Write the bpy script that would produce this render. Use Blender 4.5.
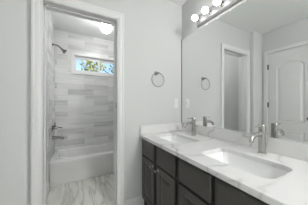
import bpy, bmesh, math, random
from mathutils import Vector, Matrix

S = bpy.context.scene
COL = S.collection
PI = math.pi
for o in list(bpy.data.objects):
    bpy.data.objects.remove(o)

# ------------------------------------------------------------------ camera
CAM_H = 1.145
cd = bpy.data.cameras.new('camera')
cam = bpy.data.objects.new('camera', cd)
COL.objects.link(cam)
cam.location = (0, 0, CAM_H)
cam.rotation_euler = (PI/2, 0, -math.radians(28.1))
cd.sensor_width = 36
cd.lens = 36*146/308
cd.shift_y = 1.5/308
cd.clip_start = 0.02
S.camera = cam

# ------------------------------------------------------------------ world, exposure
W = bpy.data.worlds.new('sky'); S.world = W
W.use_nodes = True
wn = W.node_tree.nodes; wl = W.node_tree.links
wn.clear()
wo = wn.new('ShaderNodeOutputWorld'); wb = wn.new('ShaderNodeBackground')
sk = wn.new('ShaderNodeTexSky')
sk.sky_type = 'NISHITA'; sk.sun_disc = False; sk.sun_elevation = math.radians(48); sk.sun_rotation = math.radians(150)
wb.inputs['Strength'].default_value = 0.28
wl.new(sk.outputs[0], wb.inputs[0]); wl.new(wb.outputs[0], wo.inputs[0])
sund = bpy.data.lights.new('sun', 'SUN'); sund.energy = 6.0; sund.angle = math.radians(1)
sun = bpy.data.objects.new('sun', sund); COL.objects.link(sun)
sun.rotation_euler = (math.radians(42), 0, math.radians(20))    # from behind the house, high: lights the tree outside
S.view_settings.view_transform = 'Standard'
S.view_settings.look = 'None'
S.view_settings.gamma = 1
S.view_settings.use_curve_mapping = False
S.view_settings.exposure = 0.0

BULB_E = 11.0        # emission of the vanity bulbs
DOME_E = 44.0       # emission of the dome over the tub
FILL_E = 98.0       # emission of the added fill globe, unseen behind the camera

# ------------------------------------------------------------------ dimensions
XM = 1.218     # mirror wall
YF = 1.51      # doorway wall, room side
YF2 = 1.65     # doorway wall, tub side
XL = -0.603    # left wall
ZC = 2.43      # ceiling
YB = 3.015     # tub back wall
XTL = -0.332    # tub room left wall
XTR = 1.19
CT = 0.806     # counter top
DX0, DX1, DZ = -0.246, 0.373, 2.015   # doorway opening

# ------------------------------------------------------------------ helpers
def link(o):
    COL.objects.link(o); return o

def obj(name, bm, m, parent=None, smooth=False, label=None):
    me = bpy.data.meshes.new(name)
    bmesh.ops.recalc_face_normals(bm, faces=bm.faces)
    bm.to_mesh(me); bm.free()
    if m is not None:
        me.materials.append(m)
    if smooth:
        for p in me.polygons: p.use_smooth = True
        try: me.set_sharp_from_angle(angle=math.radians(35))
        except Exception: pass
    o = bpy.data.objects.new(name, me)
    link(o)
    if parent: o.parent = parent
    if label: o['label'] = label
    return o

def tag(o, label, cat, group=None, kind=None):
    o['label'] = label; o['category'] = cat
    if group: o['group'] = group
    if kind: o['kind'] = kind
    return o

def thing(name, label, cat, loc=(0, 0, 0), rz=0, group=None):
    o = bpy.data.objects.new(name, None); link(o)
    o.empty_display_size = .05
    o.location = loc; o.rotation_euler = (0, 0, rz)
    return tag(o, label, cat, group)

def struct(name, bm, m, label, cat, smooth=False):
    o = obj(name, bm, m, None, smooth); o['kind'] = 'structure'; o['label'] = label; o['category'] = cat
    return o

def B(): return bmesh.new()

def box(bm, x0, x1, y0, y1, z0, z1, bev=0):
    r = bmesh.ops.create_cube(bm, size=1)
    for v in r['verts']:
        v.co = Vector(((x0+x1)/2 + v.co.x*(x1-x0), (y0+y1)/2 + v.co.y*(y1-y0), (z0+z1)/2 + v.co.z*(z1-z0)))
    if bev:
        es = list({e for v in r['verts'] for e in v.link_edges})
        bmesh.ops.bevel(bm, geom=es, offset=bev, segments=2, affect='EDGES')
    return bm

def lathe(bm, prof, M=Matrix(), n=24, cap=True):
    rings = []
    for (r, z) in prof:
        rings.append([bm.verts.new(M @ Vector((r*math.cos(2*PI*i/n), r*math.sin(2*PI*i/n), z))) for i in range(n)])
    for a, b in zip(rings, rings[1:]):
        for i in range(n):
            bm.faces.new((a[i], a[(i+1) % n], b[(i+1) % n], b[i]))
    if cap:
        bm.faces.new(rings[0][::-1]); bm.faces.new(rings[-1])
    return bm

def axis(loc, d):
    d = Vector(d).normalized()
    return Matrix.Translation(Vector(loc)) @ d.to_track_quat('Z', 'Y').to_matrix().to_4x4()

def cyl(bm, a, b, r, n=16, r2=None):
    a = Vector(a); b = Vector(b)
    return lathe(bm, [(r, 0), (r if r2 is None else r2, (b-a).length)], axis(a, b-a), n)

def sweep(bm, pts, rad, n=14, sx=1, closed=False, up=Vector((0, 0, 1))):
    """round tube through points; rad is a number or a list; sx widens it sideways"""
    pts = [Vector(p) for p in pts]; N = len(pts)
    rings = []
    for i, p in enumerate(pts):
        if closed: t = pts[(i+1) % N]-pts[i-1]
        else: t = pts[min(i+1, N-1)]-pts[max(i-1, 0)]
        t.normalize()
        s = t.cross(up)
        if s.length < 1e-4: s = t.cross(Vector((0, 1, 0)))
        s.normalize(); u = s.cross(t)
        r = rad[i] if isinstance(rad, (list, tuple)) else rad
        rings.append([bm.verts.new(p + s*r*sx*math.cos(2*PI*k/n) + u*r*math.sin(2*PI*k/n)) for k in range(n)])
    prs = list(zip(rings, rings[1:]))
    if closed: prs.append((rings[-1], rings[0]))
    for a, b in prs:
        for k in range(n):
            bm.faces.new((a[k], a[(k+1) % n], b[(k+1) % n], b[k]))
    if not closed:
        bm.faces.new(rings[0][::-1]); bm.faces.new(rings[-1])
    return bm

def rrect(x0, x1, y0, y1, r, z, k=8):
    """rounded rectangle loop with 4*(k+1) points, at height z"""
    pts = []
    for (cx, cy, a0) in ((x1-r, y1-r, 0), (x0+r, y1-r, PI/2), (x0+r, y0+r, PI), (x1-r, y0+r, 1.5*PI)):
        for i in range(k+1):
            a = a0 + PI/2*i/k
            pts.append(Vector((cx+r*math.cos(a), cy+r*math.sin(a), z)))
    return pts

def loft(bm, loops, cap0=False, cap1=False):
    R = [[bm.verts.new(p) for p in l] for l in loops]
    n = len(R[0])
    for a, b in zip(R, R[1:]):
        for i in range(n):
            bm.faces.new((a[i], a[(i+1) % n], b[(i+1) % n], b[i]))
    if cap0: bm.faces.new(R[0][::-1])
    if cap1: bm.faces.new(R[-1])
    return bm

def panel(bm, y0, y1, z0, z1, steps, to):
    """rectangular relief: steps = [(inset, depth)], to(y, z, depth) -> point"""
    loops = []
    for ins, d in steps:
        loops.append([to(y0+ins, z0+ins, d), to(y1-ins, z0+ins, d), to(y1-ins, z1-ins, d), to(y0+ins, z1-ins, d)])
    return loft(bm, loops, True, True)

# ------------------------------------------------------------------ materials
def mat(name, col, rough=.5, metal=0, spec=.5, coat=0):
    m = bpy.data.materials.new(name); m.use_nodes = True
    p = m.node_tree.nodes['Principled BSDF']
    p.inputs['Base Color'].default_value = (*col, 1)
    p.inputs['Roughness'].default_value = rough
    p.inputs['Metallic'].default_value = metal
    p.inputs['Specular IOR Level'].default_value = spec
    p.inputs['Coat Weight'].default_value = coat
    return m

def nd(m, t, **k):
    n = m.node_tree.nodes.new(t)
    for a, v in k.items(): setattr(n, a, v)
    return n

def lk(m, a, b): m.node_tree.links.new(a, b)

def ramp(m, stops):
    r = nd(m, 'ShaderNodeValToRGB'); e = r.color_ramp.elements
    e[0].position, e[0].color = stops[0][0], (*stops[0][1], 1)
    e[1].position, e[1].color = stops[-1][0], (*stops[-1][1], 1)
    for p, c in stops[1:-1]:
        x = e.new(p); x.color = (*c, 1)
    return r

def bump(m, h, strength, dist):
    b = nd(m, 'ShaderNodeBump'); b.inputs['Strength'].default_value = strength; b.inputs['Distance'].default_value = dist
    lk(m, h, b.inputs['Height']); lk(m, b.outputs[0], m.node_tree.nodes['Principled BSDF'].inputs['Normal'])

def paint(name, c, rough=.6, b=.12):
    m = mat(name, c, rough, spec=.3)
    tc = nd(m, 'ShaderNodeTexCoord'); n = nd(m, 'ShaderNodeTexNoise'); n.inputs['Scale'].default_value = 160
    lk(m, tc.outputs['Object'], n.inputs['Vector']); bump(m, n.outputs[0], b, .001)
    return m

M_WALL = paint('wall_paint', (.60, .605, .60))
M_CEIL = paint('ceiling_paint', (.86, .875, .865), .8)
M_TRIM = paint('trim_paint', (.73, .73, .725), .35, .03)
M_DOOR = paint('door_paint', (.70, .70, .695), .4, .03)
M_PLATE = mat('lamp_plate_metal', (.34, .34, .34), .42, .6)
M_CHROME = mat('chrome', (.72, .72, .72), .12, 1)
M_NICKEL = mat('brushed_nickel', (.44, .43, .415), .27, 1)
M_DARKMET = mat('dark_bronze', (.03, .03, .03), .4, .6)
M_FITTING = mat('dark_nickel', (.2, .197, .193), .25, 1)
M_STEEL = mat('satin_steel', (.24, .235, .23), .28, 1)
M_PORC = mat('white_porcelain', (.86, .86, .855), .12, coat=.3)
M_TUB = mat('white_enamel', (.82, .82, .815), .15, coat=.3)
M_PLASTIC = mat('white_plastic', (.74, .74, .73), .3)
M_MIRROR = mat('mirror_silver', (.86, .875, .865), .0, 1)
M_BLACK = mat('drain_black', (.02, .02, .02), .5)

def emis(name, col, e):
    m = mat(name, (.8, .8, .8), .3)
    p = m.node_tree.nodes['Principled BSDF']
    p.inputs['Emission Color'].default_value = (*col, 1); p.inputs['Emission Strength'].default_value = e
    return m
M_BULB = emis('bulb_glow', (1, .995, .985), BULB_E)
M_DOME = emis('dome_glow', (1, .99, .98), DOME_E)
M_FILL = emis('added_fill_glow', (1, 1, .985), FILL_E)

def glass():
    m = bpy.data.materials.new('window_glass'); m.use_nodes = True
    nt = m.node_tree; nt.nodes.clear()
    o = nt.nodes.new('ShaderNodeOutputMaterial'); mx = nt.nodes.new('ShaderNodeMixShader')
    t = nt.nodes.new('ShaderNodeBsdfTransparent'); g = nt.nodes.new('ShaderNodeBsdfGlossy'); g.inputs['Roughness'].default_value = .02
    mx.inputs[0].default_value = .06
    nt.links.new(t.outputs[0], mx.inputs[1]); nt.links.new(g.outputs[0], mx.inputs[2]); nt.links.new(mx.outputs[0], o.inputs[0])
    return m
M_GLASS = glass()

def espresso():
    m = mat('espresso_wood', (.035, .032, .029), .45)
    tc = nd(m, 'ShaderNodeTexCoord'); mp = nd(m, 'ShaderNodeMapping'); mp.inputs['Scale'].default_value = (30, 30, 2.5)
    n = nd(m, 'ShaderNodeTexNoise'); n.inputs['Scale'].default_value = 4; n.inputs['Detail'].default_value = 5
    r = ramp(m, [(.3, (.040, .037, .032)), (.7, (.048, .044, .039))])
    lk(m, tc.outputs['Object'], mp.inputs[0]); lk(m, mp.outputs[0], n.inputs['Vector']); lk(m, n.outputs[0], r.inputs[0])
    lk(m, r.outputs[0], m.node_tree.nodes['Principled BSDF'].inputs['Base Color'])
    return m
M_WOOD = espresso()
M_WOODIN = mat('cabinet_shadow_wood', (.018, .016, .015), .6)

def quartz():
    m = mat('veined_quartz', (.76, .755, .75), .18, spec=.5)
    tc = nd(m, 'ShaderNodeTexCoord')
    def vein(rot, sc, off, w, c, amt):
        mp = nd(m, 'ShaderNodeMapping'); mp.inputs['Rotation'].default_value = (0, 0, rot); mp.inputs['Location'].default_value = off; mp.inputs['Scale'].default_value = (.55, 1, 1)
        lk(m, tc.outputs['Object'], mp.inputs[0])
        n = nd(m, 'ShaderNodeTexNoise'); n.inputs['Scale'].default_value = sc; n.inputs['Detail'].default_value = 3.5; n.inputs['Roughness'].default_value = .45; n.inputs['Distortion'].default_value = .4
        lk(m, mp.outputs[0], n.inputs['Vector'])
        s_ = nd(m, 'ShaderNodeMath', operation='SUBTRACT'); s_.inputs[1].default_value = .5; lk(m, n.outputs[0], s_.inputs[0])
        a = nd(m, 'ShaderNodeMath', operation='ABSOLUTE'); lk(m, s_.outputs[0], a.inputs[0])
        r = ramp(m, [(0, (amt,)*3), (w, (amt*.25,)*3), (w*3, (0, 0, 0))]); lk(m, a.outputs[0], r.inputs[0])
        return r.outputs[0]
    v1 = vein(.55, 2.6, (.3, .1, .4), .012, None, .75)
    n2 = nd(m, 'ShaderNodeTexNoise'); n2.inputs['Scale'].default_value = 3.5; lk(m, tc.outputs['Object'], n2.inputs['Vector'])
    r2 = ramp(m, [(.36, (.2, .2, .2)), (.55, (1, 1, 1))]); lk(m, n2.outputs[0], r2.inputs[0])
    f = nd(m, 'ShaderNodeMath', operation='MULTIPLY'); lk(m, v1, f.inputs[0]); lk(m, r2.outputs[0], f.inputs[1])
    mx = nd(m, 'ShaderNodeMix', data_type='RGBA'); mx.inputs['A'].default_value = (.76, .755, .75, 1); mx.inputs['B'].default_value = (.36, .35, .34, 1)
    lk(m, f.outputs[0], mx.inputs['Factor']); lk(m, mx.outputs['Result'], m.node_tree.nodes['Principled BSDF'].inputs['Base Color'])
    return m
M_QUARTZ = quartz()

def tile(name, ax, bw, bh, dark, light, mort, off=(0, 0), rough=.25, streak=(2, 26)):
    """plank tile on a surface; ax picks the two object axes used"""
    m = mat(name, light, rough)
    tc = nd(m, 'ShaderNodeTexCoord'); sp = nd(m, 'ShaderNodeSeparateXYZ'); cb = nd(m, 'ShaderNodeCombineXYZ')
    lk(m, tc.outputs['Object'], sp.inputs[0]); lk(m, sp.outputs[ax[0]], cb.inputs[0]); lk(m, sp.outputs[ax[1]], cb.inputs[1])
    ad = nd(m, 'ShaderNodeVectorMath', operation='ADD'); ad.inputs[1].default_value = (off[0], off[1], 0); lk(m, cb.outputs[0], ad.inputs[0])
    br = nd(m, 'ShaderNodeTexBrick'); br.offset = .37; br.offset_frequency = 2
    br.inputs['Scale'].default_value = 1; br.inputs['Brick Width'].default_value = bw; br.inputs['Row Height'].default_value = bh
    br.inputs['Mortar Size'].default_value = .0016; br.inputs['Bias'].default_value = -.1
    br.inputs['Color1'].default_value = (0, 0, 0, 1); br.inputs['Color2'].default_value = (1, 1, 1, 1); br.inputs['Mortar'].default_value = (.5, .5, .5, 1)
    lk(m, ad.outputs[0], br.inputs['Vector'])
    mp = nd(m, 'ShaderNodeMapping'); mp.inputs['Scale'].default_value = (streak[0], streak[1], 1); lk(m, ad.outputs[0], mp.inputs[0])
    n = nd(m, 'ShaderNodeTexNoise'); n.inputs['Scale'].default_value = 1; n.inputs['Detail'].default_value = 4; n.noise_dimensions = '4D'
    lk(m, mp.outputs[0], n.inputs['Vector'])
    ml = nd(m, 'ShaderNodeMath', operation='MULTIPLY'); ml.inputs[1].default_value = 9; lk(m, br.outputs['Color'], ml.inputs[0]); lk(m, ml.outputs[0], n.inputs['W'])
    a = nd(m, 'ShaderNodeMath', operation='MULTIPLY_ADD'); a.inputs[1].default_value = .45; lk(m, br.outputs['Color'], a.inputs[0])
    b = nd(m, 'ShaderNodeMath', operation='MULTIPLY'); b.inputs[1].default_value = .85; lk(m, n.outputs[0], b.inputs[0]); lk(m, b.outputs[0], a.inputs[2])
    r = ramp(m, [(.2, light), (.6, tuple(l*.62+d*.38 for l, d in zip(light, dark))), (1, dark)]); lk(m, a.outputs[0], r.inputs[0])
    mx = nd(m, 'ShaderNodeMix', data_type='RGBA'); mx.inputs['B'].default_value = (*mort, 1)
    lk(m, br.outputs['Fac'], mx.inputs['Factor']); lk(m, r.outputs[0], mx.inputs['A'])
    lk(m, mx.outputs['Result'], m.node_tree.nodes['Principled BSDF'].inputs['Base Color'])
    inv = nd(m, 'ShaderNodeMath', operation='SUBTRACT'); inv.inputs[0].default_value = 1; lk(m, br.outputs['Fac'], inv.inputs[1])
    bump(m, inv.outputs[0], .3, .001)
    return m
M_TILE_B = tile('grey_plank_tile_back', (0, 2), .43, .101, (.46, .465, .46), (.88, .885, .875), (.78, .78, .77), (.13, .0))
M_TILE_L = tile('grey_plank_tile_side', (1, 2), .43, .101, (.46, .465, .46), (.88, .885, .875), (.78, .78, .77), (.21, .0))
M_FLOOR = tile('veined_floor_tile', (1, 0), .62, .31, (.62, .61, .56), (.90, .895, .865), (.58, .57, .54), (.1, .11), .3, (2.2, 13))

def floor_veins(m):
    p = m.node_tree.nodes['Principled BSDF']; src = p.inputs['Base Color'].links[0].from_socket
    tc = nd(m, 'ShaderNodeTexCoord'); mp = nd(m, 'ShaderNodeMapping'); mp.inputs['Scale'].default_value = (6.0, .9, 1); mp.inputs['Location'].default_value = (.4, .3, 0)
    n = nd(m, 'ShaderNodeTexNoise'); n.inputs['Scale'].default_value = 1.2; n.inputs['Detail'].default_value = 5; n.inputs['Distortion'].default_value = .25
    lk(m, tc.outputs['Object'], mp.inputs[0]); lk(m, mp.outputs[0], n.inputs['Vector'])
    s_ = nd(m, 'ShaderNodeMath', operation='SUBTRACT'); s_.inputs[1].default_value = .5; lk(m, n.outputs[0], s_.inputs[0])
    a = nd(m, 'ShaderNodeMath', operation='ABSOLUTE'); lk(m, s_.outputs[0], a.inputs[0])
    r = ramp(m, [(0, (.6,)*3), (.018, (.34,)*3), (.06, (0,)*3)]); lk(m, a.outputs[0], r.inputs[0])
    mx = nd(m, 'ShaderNodeMix', data_type='RGBA'); mx.inputs['B'].default_value = (.30, .29, .235, 1)
    lk(m, r.outputs[0], mx.inputs['Factor']); lk(m, src, mx.inputs['A']); lk(m, mx.outputs['Result'], p.inputs['Base Color'])
floor_veins(M_FLOOR)

# ------------------------------------------------------------------ room shell
T = .1
bm = B(); box(bm, XL-T, XM+T, -2.7, YB+T, -.1, 0)
struct('floor', bm, M_FLOOR, 'pale floor of veined tiles under vanity and tub', 'floor')
bm = B(); box(bm, XL-T, XM+T, -2.7, YB+T, ZC, ZC+.1)
struct('ceiling', bm, M_CEIL, 'flat white ceiling above vanity and bathtub', 'ceiling')
bm = B(); box(bm, XM, XM+T, -2.7, YF2, 0, ZC)
struct('wall_right', bm, M_WALL, 'light grey wall that carries the big mirror', 'wall')
bm = B(); box(bm, XL-T, XM, -2.7, -2.6, 0, ZC)
struct('wall_back', bm, M_WALL, 'light grey wall behind the camera', 'wall')

# doorway wall: one mesh with an opening, and a furred-out section at its left end with a rounded corner
bm = B()
box(bm, DX1+.012, XM, YF, YF2, 0, ZC)
box(bm, XL-T, DX0-.012, YF, YF2, 0, ZC)
box(bm, DX0-.012, DX1+.012, YF, YF2, DZ+.012, ZC)
struct('wall_front', bm, M_WALL, 'light grey wall around the bathtub doorway with towel ring', 'wall')
bm = B()
XJ, YJ, RJ = -.331, 1.435, .018
pf = [(XL-T, YF), (XL-T, YJ)]
for i in range(9):
    a = -PI/2 + PI/2*i/8
    pf.append((XJ-RJ+RJ*math.cos(a), YJ+RJ+RJ*math.sin(a)))
pf.append((XJ, YF))
loft(bm, [[Vector((x, y, z)) for x, y in pf] for z in (0, ZC)], True, True)
struct('wall_front_left', bm, M_WALL, 'grey wall section stepping forward at far left of doorway', 'wall', smooth=True)

# left wall with a door opening
LD0, LD1, LDZ = .745, 1.345, 2.035
bm = B()
box(bm, XL-T, XL, -2.6, LD0-.02, 0, ZC)
box(bm, XL-T, XL, LD1+.02, YF, 0, ZC)
box(bm, XL-T, XL, LD0-.02, LD1+.02, LDZ+.01, ZC)
struct('wall_left', bm, M_WALL, 'light grey wall holding the closed panel door, seen in mirror', 'wall')

# tub room
bm = B(); box(bm, XTL-T, XTL, YF2, YB+T, 0, ZC)
struct('wall_tub_left', bm, M_WALL, 'grey side wall of the tub room beyond the doorway', 'wall')
bm = B(); box(bm, XTR, XTR+T, YF2, YB+T, 0, ZC)
struct('wall_tub_right', bm, M_WALL, 'grey wall at the right end of the tub room', 'wall')
WX0, WX1, WZ0, WZ1 = -.03, .83, 1.735, 2.03      # window opening
bm = B()
box(bm, XTL, WX0, YB, YB+T, 0, ZC); box(bm, WX1, XTR, YB, YB+T, 0, ZC)
box(bm, WX0, WX1, YB, YB+T, 0, WZ0); box(bm, WX0, WX1, YB, YB+T, WZ1, ZC)
struct('wall_tub_back', bm, M_TILE_B, 'grey plank tiled wall behind the bathtub', 'wall')
bm = B(); box(bm, XTL, XTL+.01, 2.36, YB, 0, ZC)
struct('wall_tub_tile_left', bm, M_TILE_L, 'grey plank tile surround carrying the shower fittings', 'tile surround')

# doorway lining and casing
bm = B()
J = .012
box(bm, DX0-J, DX0, YF, YF2, 0, DZ+J); box(bm, DX1, DX1+J, YF, YF2, 0, DZ+J); box(bm, DX0, DX1, YF, YF2, DZ, DZ+J)
# door stops
box(bm, DX0, DX0+.011, 1.575, 1.61, 0, DZ, .002); box(bm, DX1-.011, DX1, 1.575, 1.61, 0, DZ, .002); box(bm, DX0, DX1, 1.575, 1.61, DZ-.011, DZ, .002)
jamb = struct('door_1', bm, M_TRIM, 'white painted jamb lining the bathtub doorway', 'door frame')
bm = B(); box(bm, DX1-.0015, DX1+.001, 1.528, 1.556, 1.10, 1.16); obj('strike_plate', bm, M_STEEL, jamb, label='small metal strike plate')

def casing(y, s, w=.066, rev=.004):
    """mitred colonial casing around the doorway, s = direction it stands out"""
    prof = [(0, .001), (0, .010), (.010, .012), (.016, .016), (.030, .018), (.044, .0165), (.052, .019), (w, .019), (w, .001)]
    bm = B(); loops = []
    for (d, t) in prof:
        x0, x1, z = DX0-rev-d, DX1+rev+d, DZ+rev+d
        loops.append([Vector((x0, y+s*t, 0)), Vector((x0, y+s*t, z)), Vector((x1, y+s*t, z)), Vector((x1, y+s*t, 0))])
    R = [[bm.verts.new(p) for p in l] for l in loops]
    for a, b in zip(R, R[1:]+R[:1]):
        for i in range(3): bm.faces.new((a[i], a[i+1], b[i+1], b[i]))
    bm.faces.new([l[0] for l in R]); bm.faces.new([l[3] for l in R])
    return bm
struct('trim_1', casing(YF, -1), M_TRIM, 'white moulded casing around the bathtub doorway', 'trim')
struct('trim_2', casing(YF2, 1), M_TRIM, 'white casing on the tub side of doorway', 'trim')

# baseboards
def baseboard(name, p0, p1, nrm, label):
    h = .122; prof = [(0, 0), (.017, 0), (.017, h-.03), (.012, h-.02), (.008, h-.006), (.004, h), (0, h)]
    p0 = Vector((*p0, 0)); p1 = Vector((*p1, 0)); n = Vector((*nrm, 0))
    bm = B(); loft(bm, [[p + n*d + Vector((0, 0, z)) for d, z in prof] for p in (p0, p1)], True, True)
    return struct(name, bm, M_TRIM, label, 'baseboard')
baseboard('baseboard_front', (DX1+.071, YF), (.70, YF), (0, -1), 'white baseboard between doorway casing and vanity')
baseboard('baseboard_left', (XL, LD0-.075), (XL, -2.6), (1, 0), 'white baseboard along the left wall')
baseboard('baseboard_tub_left', (XTL, YF2+.02), (XTL, 2.36), (1, 0), 'white baseboard beside the bathtub, tub room left wall')
baseboard('baseboard_front_left', (XL+.017, YJ), (XJ-.018, YJ), (0, -1), 'white baseboard on the stepped wall left of doorway')

# left door (seen in the mirror)
bm = B()
box(bm, XL-.09, XL, LD1, LD1+.018, 0, LDZ+.008); box(bm, XL-.09, XL, LD0-.018, LD0, 0, LDZ+.008); box(bm, XL-.09, XL, LD0, LD1, LDZ-.004, LDZ+.008)
cw = .052
for (a, b, c, d) in ((LD1+.004, LD1+.004+cw, 0, LDZ+cw), (LD0-.004-cw, LD0-.004, 0, LDZ+cw), (LD0-.004, LD1+.004, LDZ+.001, LDZ+cw)):
    box(bm, XL, XL+.017, a, b, c, d, .003)
struct('trim_3', bm, M_TRIM, 'white casing around the closed panel door, seen in mirror', 'trim')

def door_leaf():
    """two-panel door with an arched upper panel; face at x = XL-.002"""
    bm = B(); xf = XL-.003; y0, y1, z0, z1 = LD0+.003, LD1-.003, .012, LDZ-.008
    st = .120; n = 16
    py0, py1 = y0+st, y1-st
    def face_loop(ins, d, kind):
        a, b = py0+ins, py1-ins
        if kind == 'up': lo, hi, rise = .855+ins, 1.765-ins, .085
        else: lo, hi, rise = .22+ins, .715-ins, 0
        pts = [Vector((xf-d, a, lo)), Vector((xf-d, b, lo))]
        for i in range(n+1):
            t = i/n; y = b+(a-b)*t
            pts.append(Vector((xf-d, y, hi + rise*(1-(2*t-1)**2))))
        return pts
    # face with two openings: built as strips
    def quad(a, b, c, d): bm.faces.new([bm.verts.new(Vector(p)) for p in (a, b, c, d)])
    X = xf
    quad((X, y0, z0), (X, py0, z0), (X, py0, z1), (X, y0, z1)); quad((X, py1, z0), (X, y1, z0), (X, y1, z1), (X, py1, z1))
    quad((X, py0, z0), (X, py1, z0), (X, py1, .22), (X, py0, .22)); quad((X, py0, .715), (X, py1, .715), (X, py1, .855), (X, py0, .855))
    up = face_loop(0, 0, 'up')[2:]
    for p, q in zip(up, up[1:]): quad(p, q, (X, q.y, z1), (X, p.y, z1))
    for kind in ('up', 'low'):
        loft(bm, [face_loop(i, d, kind) for i, d in ((0, 0), (.009, .009), (.022, .010), (.050, .003))], False, True)
    # body behind
    xb = xf-.036
    quad((xb, y0, z0), (xb, y1, z0), (xb, y1, z1), (xb, y0, z1))
    for a, b in (((y0, z0), (y1, z0)), ((y1, z0), (y1, z1)), ((y1, z1), (y0, z1)), ((y0, z1), (y0, z0))):
        quad((X, *a), (X, *b), (xb, *b), (xb, *a))
    bmesh.ops.remove_doubles(bm, verts=bm.verts, dist=1e-5)
    return bm
leaf = struct('door_2', door_leaf(), M_DOOR, 'closed white arched panel door seen in the mirror', 'door')
for z in (1.80, 1.13, .25):
    bm = B(); cyl(bm, (XL+.006, LD1-.001, z-.045), (XL+.006, LD1-.001, z+.045), .0075, 12)
    box(bm, XL-.003, XL+.003, LD1-.014, LD1+.003, z-.045, z+.045)
    obj('hinge', bm, M_DARKMET, leaf, label='dark hinge')
bm = B()
lathe(bm, [(.0, 0), (.032, 0), (.032, .006), (.012, .010), (.011, .035), (.02, .042), (.028, .052), (.026, .064), (.012, .07), (0, .071)], axis((XL-.003, LD0+.060, .93), (1, 0, 0)), 24, False)
obj('door_knob', bm, M_STEEL, leaf, True, label='satin metal door knob')

# ------------------------------------------------------------------ window over the tub
M_FRAME = mat('white_vinyl', (.85, .85, .85), .35)
bm = B()
y0 = YB-.018
cwid = .045
box(bm, WX0-cwid, WX0, y0, YB+.002, WZ0-cwid, WZ1+cwid, .004); box(bm, WX1, WX1+cwid, y0, YB+.002, WZ0-cwid, WZ1+cwid, .004)
box(bm, WX0, WX1, y0, YB+.002, WZ1, WZ1+cwid, .004); box(bm, WX0, WX1, y0, YB+.002, WZ0-cwid, WZ0, .004)
box(bm, WX0, WX0+.008, YB, YB+T, WZ0, WZ1); box(bm, WX1-.008, WX1, YB, YB+T, WZ0, WZ1)
box(bm, WX0, WX1, YB, YB+T, WZ0, WZ0+.008); box(bm, WX0, WX1, YB, YB+T, WZ1-.008, WZ1)
win = struct('window_1', bm, M_FRAME, 'narrow white sliding window above the bathtub', 'window')
fx = [(WX0+.008, .405), (.395, WX1-.008)]
for k, (a, b) in enumerate(fx):
    yy = YB+.035 + k*.02
    bm = B(); f = .028
    box(bm, a, a+f, yy, yy+.018, WZ0+.008, WZ1-.008, .002); box(bm, b-f, b, yy, yy+.018, WZ0+.008, WZ1-.008, .002)
    box(bm, a+f, b-f, yy, yy+.018, WZ0+.008, WZ0+.040, .002); box(bm, a+f, b-f, yy, yy+.018, WZ1-.055, WZ1-.008, .002)
    sash = obj('sash', bm, M_FRAME, win)
    bm = B(); box(bm, a+f, b-f, yy+.007, yy+.010, WZ0+.040, WZ1-.055); obj('glass_pane', bm, M_GLASS, sash)

# ------------------------------------------------------------------ bathtub
TF = 2.40; RZ = .364
tub = thing('bathtub', 'white built-in bathtub with plain apron in front of grey tiles', 'bathtub', (.42, 2.7, 0))
def loc(bm, o):
    for v in bm.verts: v.co -= Vector(o.location)
    return bm
bm = B()
tx0, tx1, ty0, ty1 = XTL+.012, XTR-.002, TF, YB-.002
L = [rrect(tx0, tx1, ty0+.052, ty1, .004, 0), rrect(tx0, tx1, ty0+.016, ty1, .004, RZ-.07), rrect(tx0, tx1, ty0+.002, ty1, .004, RZ-.045),
     rrect(tx0, tx1, ty0, ty1, .004, RZ-.012), rrect(tx0+.003, tx1-.003, ty0+.004, ty1-.003, .004, RZ-.003), rrect(tx0+.01, tx1-.01, ty0+.012, ty1-.01, .006, RZ)]
i0, i1, j0, j1 = tx0+.07, tx1-.08, ty0+.085, ty1-.05
L += [rrect(i0, i1, j0, j1, .12, RZ), rrect(i0+.008, i1-.008, j0+.008, j1-.008, .115, RZ-.006), rrect(i0+.016, i1-.02, j0+.014, j1-.014, .11, RZ-.03),
      rrect(i0+.05, i1-.14, j0+.045, j1-.045, .10, .10), rrect(i0+.075, i1-.18, j0+.07, j1-.07, .09, .065), rrect(i0+.11, i1-.24, j0+.11, j1-.11, .06, .055)]
loft(bm, L, True, True)
obj('tub_shell', loc(bm, tub), M_TUB, tub, True)
bm = B(); lathe(bm, [(0, 0), (.036, 0), (.036, .005), (.028, .009), (0, .010)], axis((i0+.0225, 2.70, .300), (.985, 0, .17)), 24, False)
obj('overflow_plate', loc(bm, tub), M_CHROME, tub, True, label='round chrome overflow plate')
bm = B(); lathe(bm, [(0, 0), (.032, 0), (.032, .003), (.012, .004), (.012, .012), (0, .013)], axis((i0+.17, 2.70, .0545), (0, 0, 1)), 24, False)
obj('drain', loc(bm, tub), M_CHROME, tub, True)

# shower and tub fittings on the left tiled wall
xw = XTL+.01
sh = thing('shower_head', 'small shower head on bent arm, high on the tiled wall', 'shower head', (xw, 2.72, 2.06))
bm = B(); lathe(bm, [(0, 0), (.03, 0), (.028, .006), (.014, .012), (0, .012)], axis((0, 0, 0), (1, 0, 0)), 20, False); obj('flange', bm, M_FITTING, sh, True)
bm = B(); sweep(bm, [(0, 0, 0), (.03, 0, .004), (.07, 0, -.002), (.10, 0, -.022), (.125, 0, -.050)], .0095, 10, up=Vector((0, 1, 0))); obj('shower_arm', bm, M_FITTING, sh, True)
bm = B(); lathe(bm, [(0, 0), (.013, 0), (.016, .014), (.014, .024), (.022, .036), (.037, .058), (.039, .068), (.036, .07), (0, .069)], axis((.118, 0, -.044), (.80, 0, -.60)), 20, False); obj('spray_head', bm, M_FITTING, sh, True)
vl = thing('tub_valve', 'metal tub valve with lever handle above the tub spout', 'faucet', (xw, 2.72, .775))
bm = B(); lathe(bm, [(0, 0), (.058, 0), (.056, .005), (.03, .009), (0, .010)], axis((0, 0, 0), (1, 0, 0)), 28, False); obj('escutcheon', bm, M_FITTING, vl, True)
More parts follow.
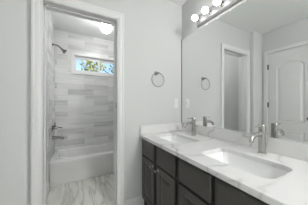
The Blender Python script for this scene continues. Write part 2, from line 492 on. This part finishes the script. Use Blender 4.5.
bm = B(); lathe(bm, [(0, .008), (.024, .008), (.024, .045), (.020, .062), (0, .064)], axis((0, 0, 0), (1, 0, 0)), 20, False); obj('valve_body', bm, M_FITTING, vl, True)
bm = B(); sweep(bm, [(.045, 0, 0), (.075, -.008, .004), (.105, -.02, .004), (.128, -.03, -.004)], [.011, .009, .008, .009], 10); obj('lever_handle', bm, M_FITTING, vl, True)
bm = B(); lathe(bm, [(0, 0), (.018, 0), (.016, .02), (.008, .024), (.007, .05), (.011, .058), (0, .064)], axis((.03, 0, .02), (.1, 0, 1)), 16, False); obj('diverter_knob', bm, M_FITTING, vl, True)
spt = thing('tub_spout', 'short metal tub spout above the left tub rim', 'faucet', (xw, 2.72, .625))
bm = B(); sweep(bm, [(0, 0, 0), (.004, 0, 0), (.03, 0, 0), (.08, 0, -.001), (.12, 0, -.004), (.14, 0, -.014), (.146, 0, -.03)], [.027, .027, .022, .02, .02, .018, .014], 16, up=Vector((0, 1, 0))); obj('spout', bm, M_FITTING, spt, True)
bm = B(); lathe(bm, [(0, 0), (.004, 0), (.004, .014), (.009, .016), (.009, .024), (0, .026)], axis((.122, 0, .012), (0, 0, 1)), 14, False); obj('diverter_knob', bm, M_FITTING, spt, True)

# dome lamp on the tub-room ceiling
dl = thing('ceiling_lamp', 'glowing white dome lamp on the ceiling over the bathtub', 'lamp', (.390, 2.235, ZC))
bm = B(); lathe(bm, [(0, 0), (.075, 0), (.075, -.018), (.045, -.035), (.042, -.088), (0, -.09)], Matrix(), 32, False); obj('lamp_base', bm, M_PLASTIC, dl, True)
bm = B()
pr = [(.042, -.088)] + [(.079*math.cos(a), -.158-.079*math.sin(a)) for a in [(-1.0+i*(PI/2+1.0)/14) for i in range(14)]] + [(0, -.237)]
lathe(bm, pr, Matrix(), 32, False); obj('lamp_shade', bm, M_DOME, dl, True)

# added fill globe, unseen behind the camera, brightens the whole room
fill_lamp = thing('ceiling_lamp', 'unseen white globe added behind the camera as fill light', 'lamp', (1.0, -1.35, ZC))
bm = B(); lathe(bm, [(0, 0), (.07, 0), (.07, -.015), (.02, -.03), (.012, -.16), (.03, -.17), (0, -.17)], Matrix(), 32, False); obj('lamp_base', bm, M_PLASTIC, fill_lamp, True)
bm = B(); lathe(bm, [(.038, -.165)] + [(.16*math.cos(a), -.32-.16*math.sin(a)) for a in [(-1.33+i*(PI/2+1.33)/16) for i in range(16)]] + [(0, -.48)], Matrix(), 32, False); obj('lamp_shade', bm, M_FILL, fill_lamp, True)

# ------------------------------------------------------------------ vanity cabinet
XFACE = .652; VY0, VY1 = .14, YF-.004; CB = .105
van = thing('vanity_cabinet', 'dark espresso double vanity cabinet under the white countertop', 'cabinet', (XFACE, .82, 0))
def lv(bm): return loc(bm, van)
bm = B()
th = .018
box(bm, XFACE+.02, XM-.004, VY1-th, VY1, 0, CT-.032); box(bm, XFACE+.02, XM-.004, VY0, VY0+th, 0, CT-.032)
box(bm, XFACE+.02, XM-.004, VY0+th, VY1-th, CB, CB+th); box(bm, XM-.012, XM-.004, VY0+th, VY1-th, CB, CT-.032)
# face frame
for (a, b) in ((1.455, VY1), (1.137, 1.187), (.822, .862), (.516, .542), (VY0, .205)):
    box(bm, XFACE, XFACE+.02, a, b, CB, CT-.032)
for (a, b) in ((.205, .516), (.542, .822), (.862, 1.137), (1.187, 1.455)):
    box(bm, XFACE, XFACE+.02, a, b, CT-.07, CT-.032); box(bm, XFACE, XFACE+.02, a, b, .575, .62); box(bm, XFACE, XFACE+.02, a, b, CB, CB+.045)
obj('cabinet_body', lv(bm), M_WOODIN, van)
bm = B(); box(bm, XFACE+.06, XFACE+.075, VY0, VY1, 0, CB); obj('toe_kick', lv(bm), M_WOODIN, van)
mods = [(1.190, 1.462), (.866, 1.136), (.546, .822), (.226, .518)]
kn = [1.212, 1.112, .572, .492]
def tox(y, z, d): return Vector((XFACE-.001-d, y, z))
for i, (a, b) in enumerate(mods):
    bm = B(); panel(bm, a, b, .608, .762, [(0, 0), (0, .013), (.004, .017), (.010, .0175), (.018, .019)], tox)
    obj('drawer', lv(bm), M_WOOD, van)
    bm = B(); panel(bm, a, b, .135, .590, [(0, 0), (0, .015), (.003, .018), (.048, .018), (.054, .013), (.060, .009), (.068, .009), (.092, .016), (.10, .0165)], tox)
    dr = obj('door', lv(bm), M_WOOD, van)
    bm = B(); lathe(bm, [(.009, 0), (.006, .004), (.005, .012), (.010, .018), (.0145, .024), (.0135, .030), (.006, .033), (0, .0335)], axis((XFACE-.019, kn[i], .565-.005), (-1, 0, 0)), 18, False)
    obj('knob', lv(bm), M_CHROME, dr, True, label='polished round metal knob')

# ------------------------------------------------------------------ countertop with two basins cut out
ct = thing('countertop', 'white quartz countertop with grey veins over the dark vanity', 'countertop', (.9, .82, CT))
CX0, CX1, CY0, CY1 = .626, XM-.002, .125, YF-.003
SX0, SX1 = .755, 1.02
SINKS = [(.54, .215), (1.19, .215)]
bm = B()
thk = .030
for (ya, yb, (sc, hw)) in ((CY0, .865, SINKS[0]), (.865, CY1, SINKS[1])):
    H = [rrect(CX0+e, CX1-e, ya, yb, .0001, z) for e, z in ((0, CT-.003), (.002, CT))]
    outer_t = rrect(CX0+.003, CX1, ya, yb, .0001, CT); outer_s = rrect(CX0, CX1, ya, yb, .0001, CT-.003); outer_b = rrect(CX0, CX1, ya, yb, .0001, CT-thk)
    def hl(z, e=0): return rrect(SX0-e, SX1+e, sc-hw-e, sc+hw+e, .06, z)
    loft(bm, [outer_s, outer_t, hl(CT, .002), hl(CT-.002), hl(CT-thk), outer_b, outer_s])
bmesh.ops.remove_doubles(bm, verts=bm.verts, dist=2e-4)
obj('counter_slab', loc(bm, ct), M_QUARTZ, ct)
bs = thing('backsplash', 'long white quartz backsplash strip under the mirror', 'backsplash', (XM-.011, .82, CT))
bm = B(); box(bm, XM-.022, XM-.001, CY0, YF-.003, CT+.0003, CT+.1, .002); obj('splash_slab', loc(bm, bs), M_QUARTZ, bs)
bs = thing('backsplash', 'short white quartz side splash below the towel ring and switch', 'backsplash', (.91, YF-.012, CT))
bm = B(); box(bm, CX0, XM-.0225, YF-.022, YF-.002, CT+.0003, CT+.1, .002); obj('splash_slab', loc(bm, bs), M_QUARTZ, bs)

for (sc, hw), lb in zip(SINKS, ('white undermount sink nearest the camera, below the large foreground faucet', 'white undermount sink by the doorway wall, below the farther faucet')):
    bm = B(); zt = CT-thk-.001
    s = thing('sink', lb, 'sink', ((SX0+SX1)/2, sc, zt-.13), group='undermount sinks')
    def R(e, z, r=.06): return rrect(SX0-e, SX1+e, sc-hw-e, sc+hw+e, r, z)
    loft(bm, [R(.02, zt-.008), R(.02, zt), R(.001, zt), R(-.003, zt-.01), R(-.020, zt-.060, .055), R(-.040, zt-.088, .05), R(-.07, zt-.106, .03),
              R(-.115, zt-.113, .01), ], False, True)
    loft(bm, [R(.02, zt-.008), R(.004, zt-.01), R(-.004, zt-.09, .055), R(-.025, zt-.118, .05), R(-.07, zt-.128, .03), R(-.115, zt-.131, .01)], False, True)
    bmesh.ops.remove_doubles(bm, verts=bm.verts, dist=1e-5)
    obj('basin', loc(bm, s), M_PORC, s, True)
    cx = (SX0+SX1)/2
    bm = B(); lathe(bm, [(0, 0), (.022, 0), (.022, .002), (.016, .003), (.013, .001), (.010, .004), (0, .005)], axis((cx, sc, zt-.1132), (0, 0, 1)), 20, False)
    obj('drain', loc(bm, s), M_STEEL, s, True)

# ------------------------------------------------------------------ faucets
def faucet(label, y):
    t = thing('faucet', label, 'faucet', (1.125, y, CT), group='nickel sink faucets')
    bm = B(); lathe(bm, [(0, 0), (.027, 0), (.027, .004), (.0235, .007), (0, .007)], Matrix(), 28, False); obj('base_ring', bm, M_NICKEL, t, True)
    bm = B(); lathe(bm, [(.022, .006), (.022, .160), (.0205, .162), (0, .162)], Matrix(), 28, False); obj('faucet_body', bm, M_NICKEL, t, True)
    bm = B(); lathe(bm, [(0, .164), (.0205, .164), (.022, .166), (.022, .192), (.020, .196), (0, .197)], Matrix(), 28, False); obj('handle_cap', bm, M_NICKEL, t, True)
    bm = B(); sweep(bm, [(-.015, 0, .183), (-.05, 0, .185), (-.085, 0, .188)], [.0045, .004, .0035], 10, 1.3, up=Vector((0, 0, 1))); obj('lever_handle', bm, M_NICKEL, t, True)
    bm = B(); sweep(bm, [(-.01, 0, .135), (-.04, 0, .1365), (-.075, 0, .135), (-.10, 0, .130), (-.118, 0, .121), (-.128, 0, .108), (-.131, 0, .092)],
                    [.0125, .0125, .0125, .0125, .0122, .012, .0118], 16, 1.15, up=Vector((0, 1, 0))); obj('spout', bm, M_NICKEL, t, True)
    return t
faucet('large foreground brushed nickel faucet behind the nearer sink', .534)
faucet('farther brushed nickel faucet behind the sink by the doorway wall', 1.195)

# ------------------------------------------------------------------ mirror
mr = thing('wall_mirror', 'large frameless mirror on the wall above the vanity backsplash', 'mirror', (XM, .82, .908))
MZ0, MZ1 = .908, 1.981
bm = B(); box(bm, XM-.006, XM-.0005, .13, YF-.006, MZ0, MZ1, .0015); obj('mirror_glass', loc(bm, mr), M_MIRROR, mr)
bm = B(); box(bm, XM-.009, XM-.0002, YF-.0105, YF-.0015, MZ0, MZ1); obj('edge_strip', loc(bm, mr), M_STEEL, mr, label='thin grey metal edge strip at the corner')

# ------------------------------------------------------------------ vanity light
vl2 = thing('vanity_light', 'chrome strip light with round glowing bulbs above the mirror', 'lamp', (XM, .82, 2.072))
PZ0, PZ1, PY0, PY1 = 2.008, 2.135, .60, 1.225
bm = B()
pr = [(0, PZ0), (-.008, PZ0), (-.020, PZ0+.026), (-.022, PZ0+.036), (-.022, PZ1-.036), (-.020, PZ1-.026), (-.008, PZ1), (0, PZ1)]
loft(bm, [[Vector((XM-.0005+dx, y, z)) for dx, z in pr] for y in (PY0, PY1)], True, True)
obj('backplate', loc(bm, vl2), M_PLATE, vl2)
by = [1.182-.141*k for k in range(4)]
for y in by:
    bm = B(); lathe(bm, [(0, 0), (.024, 0), (.024, .004), (.016, .008), (.015, .030), (.0, .030)], axis((XM-.022, y, 2.072), (-1, 0, 0)), 24, False)
    so = obj('socket', loc(bm, vl2), M_STEEL, vl2, True)
    bm = B()
    r = .031; prf = [(.012, 0), (.012, .008)] + [(r*math.sin(a), .036-r*math.cos(a)) for a in [.5+i*(PI-.5)/12 for i in range(12)]] + [(0, .036+r)]
    lathe(bm, prf, axis((XM-.053, y, 2.075), (-1, 0, 0)), 24, False)
    obj('bulb', loc(bm, vl2), M_BULB, so, True)

# ------------------------------------------------------------------ towel ring and switch
tr = thing('towel_ring', 'round metal towel ring on the grey wall above the side splash', 'towel ring', (.832, YF, 1.505))
bm = B(); lathe(bm, [(0, 0), (.024, 0), (.024, .005), (.018, .010), (0, .010)], axis((0, 0, 0), (0, -1, 0)), 24, False); obj('mount_plate', bm, M_STEEL, tr, True)
bm = B(); cyl(bm, (0, -.009, 0), (0, -.052, 0), .009); cyl(bm, (-.013, -.052, -.002), (.013, -.052, -.002), .010); obj('post', bm, M_STEEL, tr, True)
bm = B(); sweep(bm, [(.081*math.sin(a), -.052, -.081+.081*math.cos(a)) for a in [2*PI*i/48 for i in range(48)]], .0042, 8, closed=True, up=Vector((0, 1, 0))); obj('ring', bm, M_STEEL, tr, True)

sw = thing('light_switch', 'white rocker switch plate on the wall beside the mirror edge', 'switch', (1.115, YF, 1.155))
bm = B(); box(bm, -.036, .036, -.006, -.0003, -.058, .058, .0025); obj('cover_plate', bm, M_PLASTIC, sw)
bm = B(); box(bm, -.017, .017, -.010, -.005, -.033, .033, .0015); obj('rocker', bm, M_PLASTIC, sw)

# ------------------------------------------------------------------ outdoors: ground and two trees behind the window
def leafmat(name, c0, c1):
    m = mat(name, c0, .5)
    oi = nd(m, 'ShaderNodeTexCoord'); n = nd(m, 'ShaderNodeTexNoise'); n.inputs['Scale'].default_value = 4
    r = ramp(m, [(.35, c0), (.65, c1)]); lk(m, oi.outputs['Object'], n.inputs['Vector']); lk(m, n.outputs[0], r.inputs[0])
    lk(m, r.outputs[0], m.node_tree.nodes['Principled BSDF'].inputs['Base Color'])
    return m
M_LEAF = leafmat('yellow_green_leaf', (.14, .24, .04), (.90, .82, .20))
M_LEAF2 = leafmat('green_leaf', (.08, .20, .06), (.30, .42, .18))
M_BARK = mat('bark', (.10, .075, .05), .9)
M_GRASS = leafmat('lawn', (.06, .12, .03), (.12, .18, .05))
bm = B(); box(bm, -8, 10, YB+T+.02, 14, -.25, -.15); g = struct('ground', bm, M_GRASS, 'lawn outside the window', 'ground')
def tree(loc_, mleaf, label, n, rad, zc, seed, zs=.7):
    rnd = random.Random(seed)
    t = thing('tree', label, 'tree', loc_, group=None)
    bm = B(); sweep(bm, [(0, 0, 0), (.03, 0, .8), (-.02, .02, 1.6), (0, 0, zc)], [.09, .075, .06, .03], 10, up=Vector((0, 1, 0)))
    for k in range(9):
        a = k*2.4; h = 1.3+.12*k
        e = Vector((rad*.75*math.cos(a), rad*.75*math.sin(a), h+.35+rnd.random()*.5))
        sweep(bm, [Vector((0, 0, h)), e*.5+Vector((0, 0, h*.5)), e], [.03, .02, .008], 6)
    obj('trunk', bm, M_BARK, t, True)
    bm = B()
    for i in range(n):
        while True:
            v = Vector((rnd.uniform(-1, 1), rnd.uniform(-1, 1), rnd.uniform(-1, 1)))
            if v.length < 1: break
        p = Vector((v.x*rad, v.y*rad, zc+v.z*rad*zs))
        s = rnd.uniform(.05, .085)
        q = Matrix.Rotation(rnd.uniform(0, 6.3), 3, 'Z') @ Matrix.Rotation(rnd.uniform(-1.2, 1.2), 3, 'X') @ Matrix.Rotation(rnd.uniform(0, 6.3), 3, 'Z')
        pts = [(-s, 0, 0), (-.3*s, .38*s, .08*s), (.5*s, .3*s, .06*s), (s*1.1, 0, 0), (.5*s, -.3*s, .06*s), (-.3*s, -.38*s, .08*s)]
        bm.faces.new([bm.verts.new(p + q @ Vector(c)) for c in pts])
    obj('foliage', bm, mleaf, t)
    return t
tree((.60, 6.3, -.15), M_LEAF, 'yellow green leafy tree outside, filling the left window pane', 420, .46, 2.85, 3, 1)
tree((1.80, 7.6, -.15), M_LEAF2, 'green tree outside, filling the right window pane', 260, .62, 2.95, 5, .8)
